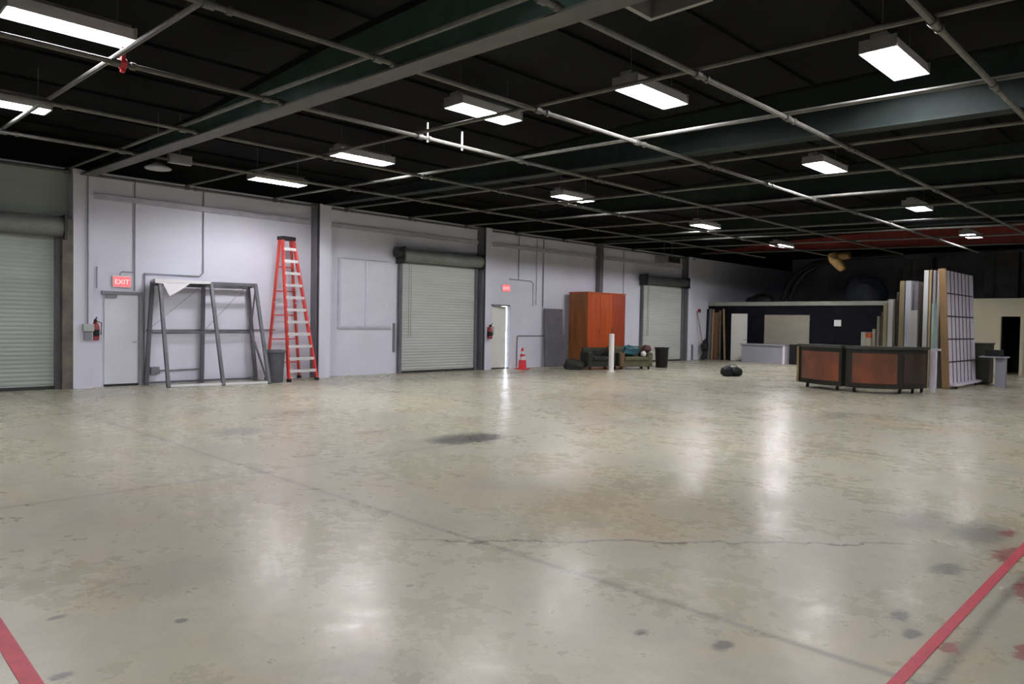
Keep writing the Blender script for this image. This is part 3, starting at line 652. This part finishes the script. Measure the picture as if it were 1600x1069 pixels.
r = thing('push_broom', (.35, 30.3, 0), 'broom with a long tan stick leaning on the wall by the far corner', 'broom')
MB().tube([(.04, 30.12, 2.25), (.34, 30.28, .50)], .016, 7).build('handle', 'tan_wood', r)
MB().blob((.36, 30.35, .62), (.16, .18, .30), 4, .12).bar((.30, 30.25, 0), (.40, 30.4, .55), .16, .16).build('head', 'black', r)
one(MB().box((.03, 29.55, 0), (.15, 29.70, .66)).box((.05, 29.57, .66), (.13, 29.68, .72)), 'stub_post', 'frame_grey', 'short dark post at the wall right of the far roller door', 'post')
# on and above the office roof
r = thing('air_duct', (3.2, 33, 2.5), 'black curved duct arching up from the office roof', 'duct')
for k, dx in ((0, 0), (1, .34)):
    MB().tube([(2.75+dx, 33, 2.57), (2.80+dx, 33, 2.9), (3.05+dx, 33, 3.5), (3.5+dx, 33, 4.02), (4.2+dx, 33, 4.42), (5.2+dx, 33, 4.6), (7.5+dx, 33, 4.62)], .10, 10).build('duct_pipe', 'duct', r, smooth=True)
one(MB().blob((2.06, 32.3, 2.66), (.62, .5, .42), 8, .12, flat=2.51), 'sack', 'black', 'black heap on the office roof above the white door', 'sack', smooth=True)
one(MB().blob((6.3, 33.4, 3.0), (.85, .5, .85), 15, .10, flat=2.51), 'tarp_bundle', 'tarp', 'dark blue tarp-covered heap on the office roof behind the stage flats', 'tarp', smooth=True)
one(MB().tube([(6.30, 29.6, 4.50), (6.38, 29.6, 4.26), (6.62, 29.6, 3.98), (6.72, 29.6, 3.84)], [.20, .22, .19, .12], 12).tube([(6.55, 29.6, 4.36), (6.95, 29.6, 4.40)], [.17, .14], 10), 'hanging_duct', 'yellow', 'ochre duct hanging from the red beam', 'fabric', smooth=True)  # bent ochre duct hung below the red beam
for k, (xx, h) in enumerate(((7.8, 4.5), (10.7, 4.6), (12.2, 4.55))):
    one(MB().box((xx, 33.2, 2.735 if xx > 9 else 2.51), (xx+1.1, 33.8, h)).bar((xx+.3, 33.15, 2.8), (xx+.3, 33.15, h-.1), .06, .06), 'storage_crate', 'crate', ['dark crate on the office roof behind the stage flats', 'dark crate on the cream office roof right of the gridded panel', 'dark crate on the cream office roof at the right edge of the photo'][k], 'crate', 'dark crates on the office roof')

# ------------------------------------------------------------------ curved bar in two sections
def off(poly, d):
    """offset an open polyline to its left"""
    out = []
    for i, p in enumerate(poly):
        a = Vector(poly[max(i-1, 0)]); c = Vector(poly[min(i+1, len(poly)-1)]); t = (c-a).normalized()
        n = Vector((-t.y, t.x)); out.append((p[0]+n.x*d, p[1]+n.y*d))
    return out
def smooth_line(ctrl, n=5):
    P = [Vector(p) for p in ctrl]; out = []
    for i in range(len(P)-1):
        p0, p1, p2, p3 = P[max(i-1, 0)], P[i], P[i+1], P[min(i+2, len(P)-1)]
        for k in range(n):
            t = k/n
            out.append(tuple(.5*((2*p1)+(p2-p0)*t+(2*p0-5*p1+4*p2-p3)*t*t+(3*p1-p0-3*p2+p3)*t**3)))
    out.append(tuple(P[-1])); return out
def cut(line, a, c):
    n = len(line)-1; i, j = int(round(a*n)), int(round(c*n)); return line[i:j+1]
def bar_section(ctrl, panels, casters, label, end=None):
    line = smooth_line(ctrl)
    mx = sum(p[0] for p in line)/len(line); my = sum(p[1] for p in line)/len(line)
    r = thing('bar_counter', (mx, my, 0), label, 'bar')
    MB().prism(line + off(line, .55)[::-1], .12, 1.06).build('body', 'bar_frame', r)
    MB().prism(off(line, -.05) + off(line, .60)[::-1], 1.06, 1.13).build('bar_top', 'bar_top', r)
    for a, c, m in panels:
        q = cut(line, a, c); MB().prism(off(q, -.012) + off(q, .01)[::-1], .24, .96).build('front_panel', m, r)
    for a, c in [(p[0], p[1]) for p in panels]:
        pass
    for a in casters:
        q = off(line, .10); p = q[int(round(a*(len(q)-1)))]
        cs = MB().bar((p[0], p[1]-.0, .065), (p[0], p[1]+.03, .12), .07, .05, (1, 0, 0)).build('caster', 'dark_metal', r)
        MB().tube([(p[0]-.02, p[1], .055), (p[0]+.02, p[1], .055)], .055, 12).build('wheel', 'black', cs, smooth=True)
    if end:
        q = off(line, .28)[-1]; p = line[-1]
    return r, line
r, ln = bar_section([(9.42, 19.40), (9.86, 19.02), (10.35, 18.76), (10.79, 18.69)], [(.10, .92, 'bar_panel')], (.2, .88), 'left section of the curved red-brown bar on casters')
b = MB(); q = off(ln, -.02)[0]; b.bar((q[0], q[1], .12), (q[0], q[1], 1.06), .06, .06); b.build('end_stile', 'tan_wood', r)['label'] = 'pale wooden edge'
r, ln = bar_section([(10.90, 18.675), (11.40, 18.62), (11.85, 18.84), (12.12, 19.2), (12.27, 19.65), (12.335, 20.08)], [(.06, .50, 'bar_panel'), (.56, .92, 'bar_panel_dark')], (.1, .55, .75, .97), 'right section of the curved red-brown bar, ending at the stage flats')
one(MB().box((12.32, 20.30, .10), (12.46, 20.38, 1.04)).box((12.31, 20.28, 1.04), (12.53, 20.42, 1.09)).box((12.36, 20.31, 0), (12.44, 20.37, .10)), 'display_stand', 'lav_white', 'narrow lavender-white stand between the bar and the gridded panel', 'stand')

# ------------------------------------------------------------------ stage flats standing in a row like books
FL = {'grey': (.36, .37, .33), 'cream': (.42, .40, .30), 'greybrown': (.24, .22, .18), 'redbrown': (.17, .08, .05), 'olive': (.27, .25, .14), 'light': (.50, .50, .47),
      'dark': (.05, .035, .03), 'tan': (.28, .23, .12), 'blue': (.55, .58, .66), 'purple': (.22, .19, .25), 'white': (.85, .85, .84), 'orange': (.62, .42, .20), 'lav': (.44, .43, .50), 'brown': (.30, .18, .08), 'pale': (.45, .47, .43), 'teal': (.38, .52, .47)}
for k, c in FL.items(): M['flat_'+k] = mat('flat_edge_'+k, c, .6, var=.10, scale=2., stretch=(4, 4, .4))
flats = [(10.08, 10.22, 1.46, 22.0, 'pale', 'pale grey low flat, leftmost of the row of stage flats'),
 (10.40, 10.50, 1.55, 21.95, 'cream', 'low cream flat, first to the right of the small orange box'),
 (10.53, 10.60, 1.91, 21.9, 'greybrown', 'grey-brown flat, one step taller than the low cream flat'),
 (10.62, 10.67, 2.03, 21.95, 'redbrown', 'thin red-brown flat left of the olive flat'),
 (10.69, 10.82, 2.28, 21.9, 'olive', 'olive flat in the left half of the row of stage flats'),
 (10.83, 10.97, 2.38, 21.85, 'light', 'light grey flat right of the olive flat'),
 (10.99, 11.08, 2.58, 22.0, 'dark', 'dark brown flat behind the light grey flat'),
 (11.10, 11.23, 2.88, 21.9, 'tan', 'tan flat, first of the middle-height group'),
 (11.25, 11.40, 2.88, 21.88, 'blue', 'pale bluish-white flat right of the tan flat'),
 (11.43, 11.54, 2.87, 22.0, 'purple', 'purple-grey flat right of the bluish-white flat'),
 (11.43, 11.66, 2.07, 21.6, 'light', 'short narrow light grey flat set crosswise before the purple-grey one'),
 (11.69, 11.815, 3.15, 21.9, 'white', 'bright white tall flat, leftmost of the tallest group'),
 (11.825, 11.89, 3.15, 21.9, 'orange', 'orange-tan tall flat right of the bright white one'),
 (11.90, 11.965, 3.15, 21.95, 'lav', 'lavender-grey tall flat right of the orange-tan one'),
 (11.975, 12.05, 3.15, 22.05, 'white', 'white tall flat just left of the gridded panel')]
LEAN = -.030
def lean_T(x): return Matrix.Translation((x, 0, 0)) @ Matrix.Rotation(math.atan(LEAN), 4, 'Y') @ Matrix.Translation((-x, 0, 0))
for x0, x1, h, yn, c, lb in flats:
    r = thing('stage_flat', ((x0+x1)/2, yn+1.1, 0), lb, 'stage flat', 'stage flats standing in a row')
    t = (x1-x0); LN = .08 if yn == 21.6 else 2.2 if h > 1.7 else 1.2
    MB().box((x0+.006, yn, 0), (x1-.02, yn+LN, h)).build('frame', 'flat_'+c, r)
    MB().box((x1-.02, yn+.01, .02), (x1-.006, yn+LN-.01, h-.005)).build('facing', 'flat_light' if c in ('white', 'blue', 'lav') else 'flat_greybrown', r)
r = thing('small_box', (10.31, 22.0, 0), 'small orange-red box on a pale stand behind the bar', 'box')
MB().box((10.24, 21.9, 1.30), (10.38, 22.1, 1.44)).build('box_body', 'orange_a', r)
MB().box((10.235, 21.85, 0), (10.385, 22.15, 1.30)).build('stand', 'flat_cream', r)
one(MB().box((11.985, 21.60, 0), (12.035, 21.86, 2.24)), 'plank', 'flat_teal', 'narrow teal-white plank standing left of the gridded panel', 'plank')

# gridded panel on casters
r = thing('gridded_panel', (12.42, 23.2, 0), 'tall white gridded panel on casters, right end of the row of stage flats', 'panel')
GY0, GY1, GX, GH = 21.95, 24.60, 12.37, 3.14
def GB():
    b = MB(); b.T = Matrix(((1, 0, -.055, 0), (0, 1, 0, 0), (0, 0, 1, 0), (0, 0, 0, 1))); return b
b = GB(); b.box((GX-.02, GY0, .10), (GX+.0, GY1, GH)); b.build('board', 'lav_white', r)
b = GB(); b.box((GX-.16, GY0-.06, .02), (GX+.01, GY0, GH+.04)); b.build('edge_post', 'flat_brown', r)['label'] = 'brown wooden edge post'
for k in range(1, 7):
    yy = GY0 + (GY1-GY0)*k/7; b = GB(); b.box((GX, yy-.014, .10), (GX+.012, yy+.014, GH)); b.build('muntin', 'dark_metal', r)
for k in range(1, 5):
    zz = .10 + (GH-.10)*k/5; b = GB(); b.box((GX, GY0, zz-.016), (GX+.014, GY1, zz+.016)); b.build('muntin', 'dark_metal', r)
b = GB(); b.box((GX-.02, GY1, .10), (GX+.02, GY1+.05, GH)); b.build('edge_post', 'lav_white', r)
b = GB(); b.box((GX-.10, GY0, .08), (GX+.16, GY1+.15, .14)); b.build('base_board', 'lav_white', r)
for yy in (22.25, 24.3):
    cs = MB().box((GX+.05, yy-.04, .06), (GX+.13, yy+.04, .10)).build('caster', 'dark_metal', r)
    MB().tube([(GX+.07, yy, .055), (GX+.11, yy, .055)], .055, 12).build('wheel', 'black', cs, smooth=True)

# behind the panel on the right
r = thing('storage_bin', (12.4, 25.1, 0), 'dark green bin behind the right edge of the gridded panel', 'bin')
MB().box((12.05, 24.85, .02), (12.66, 25.4, 1.14)).build('bin_body', 'bin_green', r, bevel=.02)
MB().box((12.03, 24.83, 1.14), (12.68, 25.42, 1.20)).build('lid', 'bin_green', r, bevel=.01)
r = thing('pedestal_table', (12.95, 24.4, 0), 'small grey pedestal table left of the dark doorway', 'table')
MB().box((12.92, 24.28, .02), (13.16, 24.50, .80)).build('pedestal', 'counter', r)
MB().box((12.55, 24.15, .80), (13.20, 24.62, .84)).build('table_top', 'counter', r)
MB().box((12.86, 24.2, 0), (13.22, 24.58, .02)).build('foot_plate', 'counter', r)
one(MB().box((12.68, 24.22, .84), (13.06, 24.54, 1.02)).box((12.70, 24.21, .88), (13.02, 24.22, .98)), 'equipment_case', 'black', 'black case lying on the grey pedestal table', 'case')

# ------------------------------------------------------------------ red tape on the floor
def tape(a, c, w, label):
    a, c = Vector((*a, .0)), Vector((*c, .0)); t = (c-a).normalized(); n = Vector((-t.y, t.x, 0))*w/2
    b = MB(); b.prism([tuple((a-n)[:2]), tuple((c-n)[:2]), tuple((c+n)[:2]), tuple((a+n)[:2])], 0.0005, .0035)
    one(b, 'floor_tape', 'tape', label, 'tape', 'red tape lines on the floor')
tape((16.70, 1.2), (16.66, 7.6), .055, 'long red tape line on the floor at the lower right')
tape((12.6, .83), (14.75, .775), .075, 'short piece of red tape line in the lower left corner')
for o in list(bpy.data.objects):
    if o.get('category') and o.type in {'MESH', 'EMPTY'} and not o.get('label'): o['label'] = o.name
